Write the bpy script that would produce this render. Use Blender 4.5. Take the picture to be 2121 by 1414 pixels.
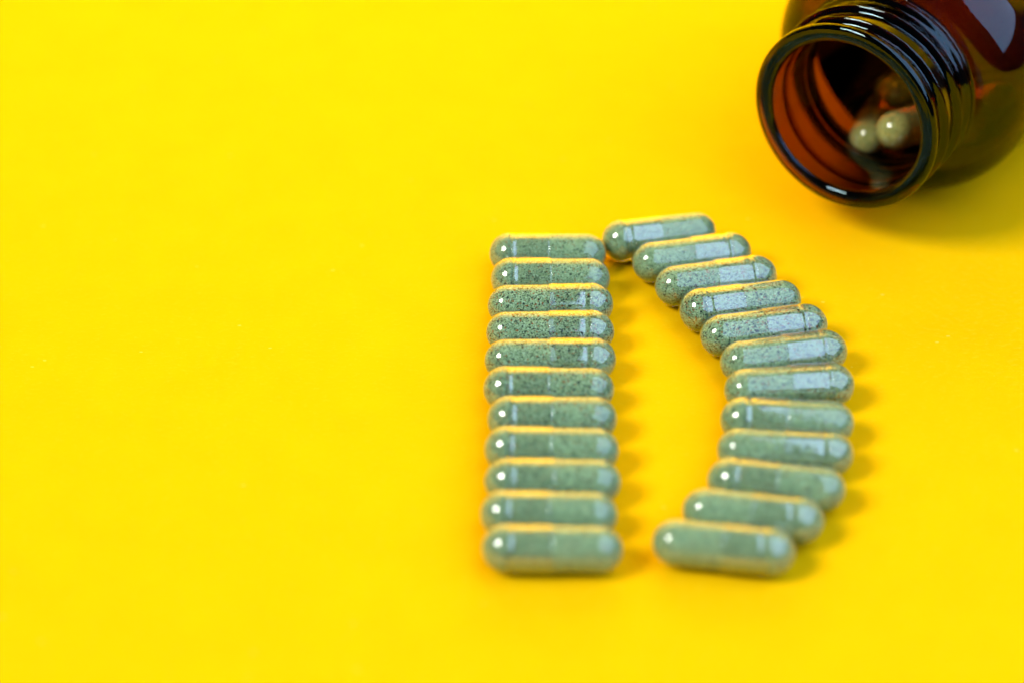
import bpy, bmesh, math, random
from mathutils import Vector, Matrix
R = math.radians
S = bpy.context.scene
C = S.collection
for o in list(bpy.data.objects): bpy.data.objects.remove(o)
S.unit_settings.system = 'METRIC'; S.unit_settings.scale_length = 0.01      # 1 unit = 1 cm

# ---------------------------------------------------------------- camera
cam_d = bpy.data.cameras.new('camera'); cam = bpy.data.objects.new('camera', cam_d); C.objects.link(cam)
cam.location = (0, 0, 25.462); cam.rotation_euler = (R(90 - 37.011), 0, 0)
cam_d.sensor_width = 36; cam_d.lens = 4754.5 / 2121 * 36
cam_d.clip_start = 0.5; cam_d.clip_end = 2000
cam_d.dof.use_dof = True; cam_d.dof.focus_distance = 42.1; cam_d.dof.aperture_fstop = 0.062   # units are cm
cam_d.dof.aperture_blades = 9
S.camera = cam

# ---------------------------------------------------------------- exposure, world, lamps
S.view_settings.view_transform = 'Standard'; S.view_settings.look = 'None'
S.view_settings.gamma = 1; S.view_settings.exposure = 0
W = bpy.data.worlds.new('World'); S.world = W; W.use_nodes = True
W.node_tree.nodes['Background'].inputs[0].default_value = (0.020, 0.022, 0.026, 1)
W.node_tree.nodes['Background'].inputs[1].default_value = 1.0

def area(name, pos, target, radiance, size, size_y=None, spread=None):
    d = bpy.data.lights.new(name, 'AREA'); o = bpy.data.objects.new(name, d); C.objects.link(o)
    o.location = pos; o.rotation_euler = (Vector(target) - Vector(pos)).to_track_quat('-Z', 'Y').to_euler()
    if size_y is None: d.shape = 'DISK'; d.size = size; a = math.pi * size * size / 4
    else: d.shape = 'RECTANGLE'; d.size = size; d.size_y = size_y; a = size * size_y
    m = max(radiance)
    d.color = [c / m for c in radiance]
    d.energy = m * a * math.pi            # radiance = P / (pi * A)
    if spread: d.spread = R(spread)
    return o
area('key_lamp', (2 - .63 * 300, 33 - .28 * 300, .725 * 300), (2, 34, 0), (29, 28.2, 26), 110)
win = area('window_light', (68, -22, 82), (0, 0, 0), (1.48, 2.1, 3.2), 135, 190)
win.matrix_world = Matrix.Translation((68, -22, 82)) @ Matrix(((.83, 0, .556), (0, 1, 0), (-.556, 0, .83))).to_4x4()   # long side runs front to back
area('backdrop_lamp', (0, 10, 90), (0, 78, 25), (205, 204, 196), 22, spread=36)

S.cycles.max_bounces = 24; S.cycles.transparent_max_bounces = 64
S.cycles.transmission_bounces = 20; S.cycles.glossy_bounces = 8; S.cycles.diffuse_bounces = 4
S.cycles.caustics_reflective = False; S.cycles.caustics_refractive = True
S.cycles.blur_glossy = 0.3; S.cycles.sample_clamp_indirect = 6
S.cycles.use_denoising = True

# ---------------------------------------------------------------- materials
def mat(name):
    m = bpy.data.materials.new(name); m.use_nodes = True
    nt = m.node_tree; nt.nodes.clear()
    def n(t, **kw):
        x = nt.nodes.new(t)
        for k, v in kw.items():
            if k.startswith('i_'): x.inputs[k[2:].replace('_', ' ')].default_value = v
            else: setattr(x, k, v)
        return x
    def l(a, b): nt.links.new(a, b)
    out = n('ShaderNodeOutputMaterial')
    return m, n, l, out
def ramp(node, stops):
    cr = node.color_ramp
    while len(cr.elements) > 1: cr.elements.remove(cr.elements[-1])
    cr.elements[0].position = stops[0][0]; cr.elements[0].color = stops[0][1]
    for p, c in stops[1:]:
        e = cr.elements.new(p); e.color = c

def paper_material():
    m, n, l, out = mat('yellow_paper')
    tc = n('ShaderNodeTexCoord')
    p = n('ShaderNodeBsdfPrincipled', i_Roughness=0.9)
    p.inputs['Specular IOR Level'].default_value = 0.02
    big = n('ShaderNodeTexNoise', i_Scale=0.9, i_Detail=5.0)
    fib = n('ShaderNodeTexNoise', i_Scale=7.0, i_Detail=8.0, i_Roughness=0.78)
    mp = n('ShaderNodeMapping'); mp.inputs['Scale'].default_value = (1.0, 2.4, 1.0); mp.inputs['Rotation'].default_value = (0, 0, .5)
    l(tc.outputs['Object'], big.inputs['Vector']); l(tc.outputs['Object'], mp.inputs['Vector']); l(mp.outputs[0], fib.inputs['Vector'])
    r1 = n('ShaderNodeValToRGB'); ramp(r1, [(0.3, (.90, .485, .0002, 1)), (0.7, (.91, .508, .0003, 1))])
    l(big.outputs['Fac'], r1.inputs['Fac'])
    r2 = n('ShaderNodeValToRGB'); ramp(r2, [(0.52, (0, 0, 0, 1)), (0.78, (1, 1, 1, 1))])
    l(fib.outputs['Fac'], r2.inputs['Fac'])
    mx = n('ShaderNodeMix', data_type='RGBA'); mx.inputs['B'].default_value = (.92, .60, .022, 1)
    ml = n('ShaderNodeMath', operation='MULTIPLY'); ml.inputs[1].default_value = 0.8
    l(r2.outputs[0], ml.inputs[0]); l(ml.outputs[0], mx.inputs['Factor']); l(r1.outputs[0], mx.inputs['A'])
    # rare pale fibres and specks lying in the sheet
    vo = n('ShaderNodeTexVoronoi', i_Scale=1.6, i_Randomness=1.0); l(mp.outputs[0], vo.inputs['Vector'])
    ls = n('ShaderNodeMath', operation='LESS_THAN'); ls.inputs[1].default_value = 0.06; l(vo.outputs['Distance'], ls.inputs[0])
    sel = n('ShaderNodeSeparateColor'); l(vo.outputs['Color'], sel.inputs[0])
    gt = n('ShaderNodeMath', operation='GREATER_THAN'); gt.inputs[1].default_value = 0.78; l(sel.outputs[0], gt.inputs[0])
    an = n('ShaderNodeMath', operation='MULTIPLY'); l(ls.outputs[0], an.inputs[0]); l(gt.outputs[0], an.inputs[1])
    an2 = n('ShaderNodeMath', operation='MULTIPLY'); l(an.outputs[0], an2.inputs[0]); an2.inputs[1].default_value = .6
    mx2 = n('ShaderNodeMix', data_type='RGBA'); mx2.inputs['B'].default_value = (.92, .75, .10, 1)
    l(an2.outputs[0], mx2.inputs['Factor']); l(mx.outputs['Result'], mx2.inputs['A'])
    l(mx2.outputs['Result'], p.inputs['Base Color'])
    bp = n('ShaderNodeBump', i_Strength=0.25, i_Distance=0.01)
    fine = n('ShaderNodeTexNoise', i_Scale=55.0, i_Detail=3.0); l(tc.outputs['Object'], fine.inputs['Vector'])
    l(fine.outputs['Fac'], bp.inputs['Height']); l(bp.outputs[0], p.inputs['Normal'])
    l(p.outputs[0], out.inputs['Surface'])
    return m

def powder_material():
    m, n, l, out = mat('green_powder')
    tc = n('ShaderNodeTexCoord'); oi = n('ShaderNodeObjectInfo')
    off = n('ShaderNodeMath', operation='MULTIPLY'); off.inputs[1].default_value = 137.0; l(oi.outputs['Random'], off.inputs[0])
    add = n('ShaderNodeVectorMath', operation='ADD'); l(tc.outputs['Object'], add.inputs[0]); l(off.outputs[0], add.inputs[1])
    V = add.outputs[0]
    am = n('ShaderNodeSeparateColor'); l(oi.outputs['Color'], am.inputs[0])           # object colour: how heavily this one is speckled
    base = n('ShaderNodeTexNoise', i_Scale=9.0, i_Detail=6.0, i_Roughness=0.65); l(V, base.inputs['Vector'])
    rb = n('ShaderNodeValToRGB'); ramp(rb, [(0.32, (.160, .275, .130, 1)), (0.52, (.225, .365, .178, 1)), (0.70, (.30, .455, .232, 1))])
    l(base.outputs['Fac'], rb.inputs['Fac'])
    def specks(scale, chance, size, prev, col, f=1.0, vary=True):
        v = n('ShaderNodeTexVoronoi', i_Scale=scale, i_Randomness=1.0); l(V, v.inputs['Vector'])
        s = n('ShaderNodeSeparateColor'); l(v.outputs['Color'], s.inputs[0])
        g = n('ShaderNodeMath', operation='LESS_THAN'); g.inputs[1].default_value = chance; l(s.outputs[0], g.inputs[0])
        # the second channel varies the grain size
        sz = n('ShaderNodeMath', operation='MULTIPLY'); sz.inputs[1].default_value = size * 1.6; l(s.outputs[1], sz.inputs[0])
        d = n('ShaderNodeMath', operation='LESS_THAN'); l(v.outputs['Distance'], d.inputs[0]); l(sz.outputs[0], d.inputs[1])
        a = n('ShaderNodeMath', operation='MULTIPLY'); l(g.outputs[0], a.inputs[0]); l(d.outputs[0], a.inputs[1])
        a2 = n('ShaderNodeMath', operation='MULTIPLY'); a2.inputs[1].default_value = f; l(a.outputs[0], a2.inputs[0])
        if vary:
            a3 = n('ShaderNodeMath', operation='MULTIPLY'); l(a2.outputs[0], a3.inputs[0]); l(am.outputs[0], a3.inputs[1]); a2 = a3
        x = n('ShaderNodeMix', data_type='RGBA'); x.inputs['B'].default_value = col
        l(a2.outputs[0], x.inputs['Factor']); l(prev, x.inputs['A'])
        return x.outputs['Result']
    c = rb.outputs[0]
    c = specks(52, .42, .75, c, (.40, .60, .37, 1), .75)
    c = specks(58, .40, .75, c, (.09, .14, .075, 1), .8)
    c = specks(44, .26, .70, c, (.018, .028, .022, 1), .95)
    c = specks(38, .11, .65, c, (.24, .075, .016, 1), .9)
    c = specks(25, .10, .50, c, (.012, .020, .018, 1), .95)
    p = n('ShaderNodeBsdfPrincipled', i_Roughness=0.9); p.inputs['Specular IOR Level'].default_value = 0.15
    amber_light = n('ShaderNodeMix', data_type='RGBA', blend_type='MULTIPLY'); amber_light.inputs['B'].default_value = (1.75, 1.12, .62, 1)   # object colour, green: amber bounce light painted into the powder
    l(am.outputs[1], amber_light.inputs['Factor']); l(c, amber_light.inputs['A']); c = amber_light.outputs['Result']
    l(c, p.inputs['Base Color'])
    nb = n('ShaderNodeTexNoise', i_Scale=45.0, i_Detail=3.0); l(V, nb.inputs['Vector'])
    bp = n('ShaderNodeBump', i_Strength=0.35, i_Distance=0.02); l(nb.outputs['Fac'], bp.inputs['Height']); l(bp.outputs[0], p.inputs['Normal'])
    l(p.outputs[0], out.inputs['Surface'])
    return m

def gelatine_material(name, f0, bump_scale):
    # thin clear gelatine: each face lets light straight through and reflects by Fresnel
    m, n, l, out = mat(name)
    tc = n('ShaderNodeTexCoord'); oi = n('ShaderNodeObjectInfo'); geo = n('ShaderNodeNewGeometry')
    off = n('ShaderNodeMath', operation='MULTIPLY'); off.inputs[1].default_value = 91.0; l(oi.outputs['Random'], off.inputs[0])
    add = n('ShaderNodeVectorMath', operation='ADD'); l(tc.outputs['Object'], add.inputs[0]); l(off.outputs[0], add.inputs[1])
    no = n('ShaderNodeTexNoise', i_Scale=bump_scale, i_Detail=3.0); l(add.outputs[0], no.inputs['Vector'])
    bp = n('ShaderNodeBump', i_Strength=0.10, i_Distance=0.02); l(no.outputs['Fac'], bp.inputs['Height'])
    dot = n('ShaderNodeVectorMath', operation='DOT_PRODUCT'); l(geo.outputs['Normal'], dot.inputs[0]); l(geo.outputs['Incoming'], dot.inputs[1])
    ab = n('ShaderNodeMath', operation='ABSOLUTE'); l(dot.outputs['Value'], ab.inputs[0])
    om = n('ShaderNodeMath', operation='SUBTRACT'); om.inputs[0].default_value = 1.0; l(ab.outputs[0], om.inputs[1])
    pw = n('ShaderNodeMath', operation='POWER'); pw.inputs[1].default_value = 5.0; l(om.outputs[0], pw.inputs[0])
    ma = n('ShaderNodeMath', operation='MULTIPLY_ADD', use_clamp=True); ma.inputs[1].default_value = 1 - f0; ma.inputs[2].default_value = f0
    l(pw.outputs[0], ma.inputs[0])
    tr = n('ShaderNodeBsdfTransparent'); tr.inputs[0].default_value = (.997, .997, .993, 1)
    gl = n('ShaderNodeBsdfGlossy', i_Roughness=0.06); gl.inputs[0].default_value = (1, 1, 1, 1); l(bp.outputs[0], gl.inputs['Normal'])
    mx = n('ShaderNodeMixShader'); l(ma.outputs[0], mx.inputs[0]); l(tr.outputs[0], mx.inputs[1]); l(gl.outputs[0], mx.inputs[2])
    l(mx.outputs[0], out.inputs['Surface'])
    return m

def amber_material():
    m, n, l, out = mat('amber_glass')
    tc = n('ShaderNodeTexCoord')
    p = n('ShaderNodeBsdfPrincipled', i_Roughness=0.015, i_IOR=1.52)
    sm = n('ShaderNodeTexNoise', i_Scale=2.3, i_Detail=8.0, i_Roughness=.7); l(tc.outputs['Object'], sm.inputs['Vector'])
    rr = n('ShaderNodeMapRange'); rr.inputs[1].default_value = .5; rr.inputs[2].default_value = .75; rr.inputs[3].default_value = .012; rr.inputs[4].default_value = .09
    l(sm.outputs['Fac'], rr.inputs[0]); l(rr.outputs[0], p.inputs['Roughness'])
    p.inputs['Specular Tint'].default_value = (.60, .88, 1, 1)
    p.inputs['Base Color'].default_value = (1, 1, 1, 1); p.inputs['Transmission Weight'].default_value = 1.0
    no = n('ShaderNodeTexNoise', i_Scale=1.3, i_Detail=4.0, i_Roughness=.55); l(tc.outputs['Object'], no.inputs['Vector'])
    bp = n('ShaderNodeBump', i_Strength=0.06, i_Distance=0.05); l(no.outputs['Fac'], bp.inputs['Height']); l(bp.outputs[0], p.inputs['Normal'])
    l(p.outputs[0], out.inputs['Surface'])
    va = n('ShaderNodeVolumeAbsorption'); va.inputs['Color'].default_value = (.755, .61, .0, 1); va.inputs['Density'].default_value = 30.0
    l(va.outputs[0], out.inputs['Volume'])
    return m

M_PAPER = paper_material(); M_POWDER = powder_material(); M_AMBER = amber_material()
M_GEL = gelatine_material('clear_gelatine', .034, 6.0); M_CAP = gelatine_material('clear_gelatine_cap', .056, 5.0)

# ---------------------------------------------------------------- helpers
def mesh_obj(name, verts, faces, material, parent=None, smooth=True):
    me = bpy.data.meshes.new(name); me.from_pydata(verts, [], faces); me.update()
    if smooth: me.polygons.foreach_set('use_smooth', [True] * len(me.polygons))
    me.materials.append(material)
    o = bpy.data.objects.new(name, me); C.objects.link(o)
    if parent: o.parent = parent
    return o
def lathe_x(profile, seg, rad=None):
    """profile: closed or pole-to-pole list of (x, r); r == 0 makes a pole. rad(x, r, ang, i) may change r."""
    verts, faces, rings = [], [], []
    for i, (x, r) in enumerate(profile):
        if r <= 1e-6: rings.append([len(verts)]); verts.append((x, 0, 0)); continue
        ring = []
        for k in range(seg):
            a = 2 * math.pi * k / seg; rr = rad(x, r, a, i) if rad else r
            ring.append(len(verts)); verts.append((x, rr * math.cos(a), rr * math.sin(a)))
        rings.append(ring)
    for A, B in zip(rings, rings[1:]):
        for k in range(seg):
            k2 = (k + 1) % seg
            if len(A) == 1 and len(B) == 1: continue
            if len(A) == 1: faces.append((A[0], B[k2], B[k]))
            elif len(B) == 1: faces.append((A[k], A[k2], B[0]))
            else: faces.append((A[k], A[k2], B[k2], B[k]))
    return verts, faces
def dome(cx, r, n, sgn, out_to_pole=True):
    """quarter circle from the equator at cx to the pole (sgn = side the pole is on)"""
    p = [(cx + sgn * r * math.sin(t * math.pi / 2 / n), r * math.cos(t * math.pi / 2 / n)) for t in range(n + 1)]
    p[-1] = (p[-1][0], 0.0)
    return p if out_to_pole else p[::-1]

# ---------------------------------------------------------------- the paper sheet, swept up behind
def paper():
    prof = [(-60 + i * 2.0, 0.0) for i in range(63)]                # y, z ; flat up to y = 64
    r = 14
    prof += [(64 + r * math.sin(a), r - r * math.cos(a)) for a in [R(i * 6) for i in range(1, 16)]]
    prof += [(64 + r, r + i * 4.0) for i in range(1, 13)]
    xs = [-110 + i * 10 for i in range(23)]
    v = [(x, y, z) for (y, z) in prof for x in xs]; nx = len(xs)
    f = [(j * nx + i, j * nx + i + 1, (j + 1) * nx + i + 1, (j + 1) * nx + i) for j in range(len(prof) - 1) for i in range(nx - 1)]
    o = mesh_obj('tabletop_paper', v, f, M_PAPER)
    o['kind'] = 'structure'; o['label'] = 'plain bright yellow paper sheet under the capsules and the bottle'
    return o
paper()

# ---------------------------------------------------------------- capsule (axis = x, the wider cap on +x)
RC, RB, WALL = .419, .397, .0105
CX, BX = .733, -.751                       # dome centres of cap and body: overall length 2.30
RIM = .715                                 # open rim of the body, inside the cap
def body_profile():
    o = [(p[0], p[1]) for p in dome(BX, RB, 14, -1, False)]
    for x in (-.6, -.4, -.2, -.06, .05, .2, .4, .56): o.append((x, RB))
    o += [(.585, RB - .002), (.605, RB - .009), (.62, RB - .0115), (.635, RB - .009), (.655, RB - .002), (.67, RB - .001), (RIM - .012, RB + .0035), (RIM, RB + .001), (RIM + .003, RB - .004), (RIM, RB - WALL + .001)]
    o += [(RIM - .02, RB - WALL)]
    o += [(.655, RB - WALL - .002), (.635, RB - WALL - .009), (.62, RB - WALL - .0115), (.605, RB - WALL - .009), (.585, RB - WALL - .002)]
    for x in (.55, .4, .2, 0, -.2, -.4, -.6): o.append((x, RB - WALL))
    o += dome(BX, RB - WALL, 14, -1, True)
    return o
def cap_profile(g=1.0):
    o = dome(CX, RC, 14, 1, False)
    gr = [(.70, 0), (.675, .0003), (.66, .0025), (.645, .0065), (.63, .0098), (.62, .0105), (.61, .0098), (.595, .0065), (.58, .0025), (.565, .0003)]
    o += [(x, RC - d * g) for x, d in gr]
    for x in (.5, .4, .3, .2, .1, .02): o.append((x, RC))
    o += [(-.012, RC - .001), (-.018, RC - .004), (-.015, RC - .007), (0, RC - .0095)]
    for x in (.1, .2, .3, .4, .5): o.append((x, RC - WALL))
    o += [(x, RC - WALL - d * g) for x, d in gr[::-1]]
    o += dome(CX, RC - WALL, 14, 1, True)
    return o
def powder_profile():
    r1, r2 = RB - WALL - .006, RC - WALL - .008
    o = dome(BX, r1, 14, -1, False)
    x = -.70
    while x < .56: o.append((x, r1)); x += .05
    o += [(.575, r1 - .001), (.60, r1 - .012), (.64, r1 - .012), (.665, r1 - .001)]
    o += [(.70, r1 - .002), (.715, r1 - .018), (.728, r1 - .016), (.742, r2 - .004)]
    d = dome(CX, r2, 14, 1, True); o += d[1:]
    return o
rnd = random.Random(4)
def capsule_root(name, label, group):
    e = bpy.data.objects.new(name, None); e.empty_display_size = .3; C.objects.link(e)
    e['label'] = label; e['category'] = 'capsule'; e['group'] = group
    return e
G1 = 'green powder capsules laid out as a letter D'
G2 = 'green powder capsules inside the amber bottle'
CAPS, POWD = [], []
def proto():
    e = capsule_root('capsule', '', G1)
    v, f = lathe_x(body_profile(), 56); mesh_obj('capsule_body', v, f, M_GEL, e)
    v, f = lathe_x(cap_profile(), 56); c = mesh_obj('capsule_cap', v, f, M_CAP, e)
    CAPS.append(c.data)
    for g in (.5, .75):
        v, f = lathe_x(cap_profile(g), 56); me = bpy.data.meshes.new('capsule_cap'); me.from_pydata(v, [], f); me.update()
        me.polygons.foreach_set('use_smooth', [True] * len(me.polygons)); me.materials.append(M_CAP); CAPS.append(me)
    for k in range(4):
        ph = [rnd.uniform(0, 6.28) for _ in range(8)]
        def wob(x, r, a, i):
            return r - .008 * (1 + math.sin(3 * a + 5 * x + ph[0])) * .5 - .006 * (1 + math.sin(5 * a - 9 * x + ph[1]) * math.sin(6 * x + ph[2])) * .5 - .0015 * rnd.random()
        v, f = lathe_x(powder_profile(), 56, wob)
        if k == 0: POWD.append(mesh_obj('powder_fill', v, f, M_POWDER, e).data)
        else:
            me = bpy.data.meshes.new('powder_fill'); me.from_pydata(v, [], f); me.update()
            me.polygons.foreach_set('use_smooth', [True] * len(me.polygons)); me.materials.append(M_POWDER); POWD.append(me)
    return e
first = proto(); used = [False]; slide = random.Random(21)
def capsule(label, pos, rot, group, groove=1, speck=.7, length=2.30, amber_light=0.0):
    if not used[0]: e = first; used[0] = True; kids = list(first.children)
    else:
        e = first.copy(); C.objects.link(e); kids = []
        for ch in first.children:
            c = ch.copy(); C.objects.link(c); c.parent = e; kids.append(c)
    for c in kids:
        if c.name.startswith('capsule_cap'):
            c.data = CAPS[groove]; c.location.x = slide.uniform(-.022, .012)      # not every capsule is pushed shut as far
        if c.name.startswith('powder'): c.data = POWD[slide.randrange(4)]; c.color = (speck, amber_light, 0, 1)
    e['label'] = label; e['group'] = group
    e.location = pos; e.rotation_euler = rot
    k = slide.uniform(.99, 1.008); e.scale = (length / 2.30, k, k)
    return e

# centre x, centre y, axis angle, cap side (+1 right), roll
ROW = [(.679, 35.992, .1, -1), (.722, 35.161, .1, -1), (.712, 34.330, 1.1, 1), (.696, 33.498, .8, 1), (.686, 32.667, .1, 1),
       (.651, 31.827, -.5, -1), (.698, 30.995, -.5, -1), (.678, 30.154, -1.3, -1), (.682, 29.322, -1.3, -1), (.608, 28.492, -1.3, -1),
       (.652, 27.653, -.8, -1)]
ROW_LABEL = ['farthest green capsule of the straight left row, touching the tip of the curved row',
             'second farthest green capsule of the straight left row, cap on its left half',
             'third farthest green capsule of the straight left row, sharp speckles and cap on the right',
             'sharpest, most heavily speckled green capsule, fourth from the far end of the straight left row',
             'fifth green capsule from the far end of the left row, cap on the right',
             'middle green capsule of the straight left row, sixth from either end',
             'green capsule just in front of the middle one in the straight left row',
             'fourth green capsule from the near end of the straight left row',
             'third green capsule from the near end of the straight left row',
             'second nearest green capsule of the straight left row, slightly blurred',
             'nearest, most blurred green capsule of the straight left row']
ARC = [(2.838, 36.587, 11.9, -1), (3.423, 35.861, 11.9, 1), (3.829, 35.098, 11.9, 1), (4.229, 34.325, 11.2, -1), (4.594, 33.551, 11.2, 1),
       (4.881, 32.762, 11.2, 1), (4.895, 31.872, 5.6, 1), (4.769, 30.921, -4.1, -1), (4.655, 30.097, -4.1, 1), (4.421, 29.236, -8.4, -1),
       (3.970, 28.462, -8.3, 1), (3.428, 27.693, -7.8, 1)]
ARC_LABEL = ['farthest green capsule of the curved right row, nearest the bottle mouth',
             'second farthest green capsule of the curved right row, tilted up to the right',
             'third farthest green capsule of the curved right row, below the bottle mouth',
             'fourth green capsule of the curved right row, bright pale window glare along both halves',
             'fifth green capsule from the far end of the curved right row, sharp speckles',
             'sixth green capsule from the far end of the curved right row, just above the bulge',
             'green capsule at the bulge of the curved row, lying farthest to the right',
             'green capsule just in front of the rightmost one at the bulge of the curved row',
             'fourth green capsule from the near end of the curved right row',
             'third green capsule from the near end of the curved right row',
             'next to nearest green capsule of the curved right row',
             'nearest, blurred green capsule of the curved right row, tilted down to the right']
GROOVE = [(0, 0, 2, 1, 1, 1, 2, 1, 1, 1, 2), (2, 0, 0, 0, 0, 2, 1, 2, 1, 1, 1, 1)]
SPECK = [(.55, .75, 1.0, 1.15, .9, .95, .8, .6, .6, .5, .5), (.55, .6, .85, 1.0, 1.1, .85, .8, .6, .6, .6, .5, .5)]
LENGTH = [(2.25, 2.27, 2.36, 2.37, 2.39, 2.34, 2.28, 2.33, 2.32, 2.29, 2.31), (2.27, 2.35, 2.38, 2.34, 2.42, 2.38, 2.35, 2.34, 2.35, 2.34, 2.36, 2.34)]
roll = random.Random(11)
for rows, labels, gs, ss, ls in ((ROW, ROW_LABEL, GROOVE[0], SPECK[0], LENGTH[0]), (ARC, ARC_LABEL, GROOVE[1], SPECK[1], LENGTH[1])):
    for (x, y, a, side), lab, g, sp, le in zip(rows, labels, gs, ss, ls):
        capsule(lab, (x, y, RC + .002), (roll.uniform(0, 6.28), 0, R(a + roll.uniform(-.5, .5)) + (0 if side > 0 else math.pi)), G1, g, sp, le)

# ---------------------------------------------------------------- amber bottle lying on its side
PSI = R(34.9); RBODY = 2.71
AX = Vector((math.sin(PSI), math.cos(PSI), 0)); MOUTH = Vector((6.235, 37.09, RBODY + .018))
def bottle():
    e = bpy.data.objects.new('pill_bottle', None); C.objects.link(e)
    e['label'] = 'open amber glass pill bottle lying on its side with threaded neck toward the capsules'
    e['category'] = 'bottle'
    e.location = MOUTH; e.rotation_euler = (0, 0, math.pi / 2 - PSI)          # local +x runs from the mouth to the base
    def smooth(t): t = max(0, min(1, t)); return t * t * (3 - 2 * t)
    outer = []
    # lip, rolled edge
    for t in range(9):
        a = R(-90 + t * 90 / 8 * 2)
        outer.append((.10 + .10 * math.sin(a), 1.825 + .10 * math.cos(a)))
    s = .23
    while s < 1.62: outer.append((s, 1.80)); s += .014
    # shoulder: quarter-round up to the body
    sh0, sh1 = 1.62, 2.62
    for t in range(1, 25):
        a = t / 24 * math.pi / 2
        outer.append((sh0 + .08 + (sh1 - sh0) * (1 - math.cos(a)), 1.80 + (RBODY - 1.80) * math.sin(a) ** .95))
    for s in (3.2, 4, 5, 6, 7, 7.8, 8.1): outer.append((s, RBODY))
    for t in range(1, 9):
        a = t / 8 * math.pi / 2
        outer.append((8.1 + .4 * math.sin(a), RBODY - .4 + .4 * math.cos(a)))
    outer += [(8.45, 1.9), (8.35, 1.2), (8.3, .5), (8.28, 0)]
    no = len(outer)
    inner = [(8.02, 0), (8.02, .6), (8.05, 1.4), (8.08, 1.9)]
    for t in range(0, 7):
        a = t / 6 * math.pi / 2
        inner.append((7.7 + .4 * math.cos(a), 2.10 + .4 * math.sin(a)))
    for s in (7, 6, 5, 4, 3.3): inner.append((s, 2.50))
    for t in range(0, 17):
        a = math.pi / 2 * (1 - t / 16)
        inner.append((1.75 + 1.0 * (1 - math.cos(a)), 1.56 + .94 * math.sin(a) ** .95))
    for s in (1.6, 1.3, 1.0, .7, .45, .25): inner.append((s, 1.57))
    for t in range(0, 7):
        a = t / 6 * math.pi / 2
        inner.append((.13 - .13 * math.sin(a), 1.57 + .16 * (1 - math.cos(a))))
    prof = outer + inner[:-1] + [(0.0, 1.75)]
    def ridge(d, w): 
        d = abs(d) / w
        return 0 if d >= 1 else (.5 + .5 * math.cos(math.pi * d))
    PITCH, START, TURN = .54, R(48), R(575)
    def rad(x, r, a, i):
        if i < no and x > .12: r += .007 * max(0, 1 - abs(a - R(128)) / .045) + .007 * max(0, 1 - abs(a - R(308)) / .045)     # mould seams
        if i < no and .2 < x < 1.7 and r < 1.92:
            h = 0
            for k in (0, 1, 2):
                th = (a - START) % (2 * math.pi) + 2 * math.pi * k
                if th > TURN: continue
                fade = min(1, th / .35) * min(1, (TURN - th) / .35)
                h = max(h, .13 * smooth(fade) * ridge(x - (.38 + PITCH * th / (2 * math.pi)), .105))
            h = max(h, .10 * ridge(x - 1.55, .16))                           # transfer bead under the threads
            return r + h
        return r
    seg = 288
    v, f = lathe_x(prof, seg, rad)
    # close the loop between the last inner ring and the first lip ring
    last = [len(v) - seg + k for k in range(seg)]
    f += [(last[k], last[(k + 1) % seg], (k + 1) % seg, k) for k in range(seg)]
    me_o = mesh_obj('bottle_glass', v, f, M_AMBER, e)
    bm = bmesh.new(); bm.from_mesh(me_o.data); bmesh.ops.recalc_face_normals(bm, faces=bm.faces); bm.to_mesh(me_o.data); bm.free()
    # added opaque wrap past the shoulder, out of frame, to blacken the bottle's inside
    prof = [(3.45, RBODY + .004), (7.7, RBODY + .004), (7.7, RBODY + .016), (3.45, RBODY + .016)]
    v, f = lathe_x(prof, 128); n0 = 3 * 128
    f += [(n0 + k, n0 + (k + 1) % 128, (k + 1) % 128, k) for k in range(128)]
    m, n, l, out = mat('dark_wrap'); p = n('ShaderNodeBsdfPrincipled', i_Roughness=.6)
    no = n('ShaderNodeTexNoise', i_Scale=3.0); r = n('ShaderNodeValToRGB'); ramp(r, [(.3, (.018, .014, .012, 1)), (.7, (.026, .02, .017, 1))])
    l(no.outputs['Fac'], r.inputs['Fac']); l(r.outputs[0], p.inputs['Base Color']); l(p.outputs[0], out.inputs['Surface'])
    mesh_obj('added_dark_wrap', v, f, m, e, smooth=False)
    return e
bottle()

def inside(label, tip, end):
    """centres of the dome nearest the mouth and of the far dome"""
    a, b = Vector(tip), Vector(end)
    capsule(label, (a + b) / 2, (b - a).to_track_quat('X', 'Z').to_euler(), G2, 1, .35, 2.30, .8)  # last value tints the powder as if lit through amber glass
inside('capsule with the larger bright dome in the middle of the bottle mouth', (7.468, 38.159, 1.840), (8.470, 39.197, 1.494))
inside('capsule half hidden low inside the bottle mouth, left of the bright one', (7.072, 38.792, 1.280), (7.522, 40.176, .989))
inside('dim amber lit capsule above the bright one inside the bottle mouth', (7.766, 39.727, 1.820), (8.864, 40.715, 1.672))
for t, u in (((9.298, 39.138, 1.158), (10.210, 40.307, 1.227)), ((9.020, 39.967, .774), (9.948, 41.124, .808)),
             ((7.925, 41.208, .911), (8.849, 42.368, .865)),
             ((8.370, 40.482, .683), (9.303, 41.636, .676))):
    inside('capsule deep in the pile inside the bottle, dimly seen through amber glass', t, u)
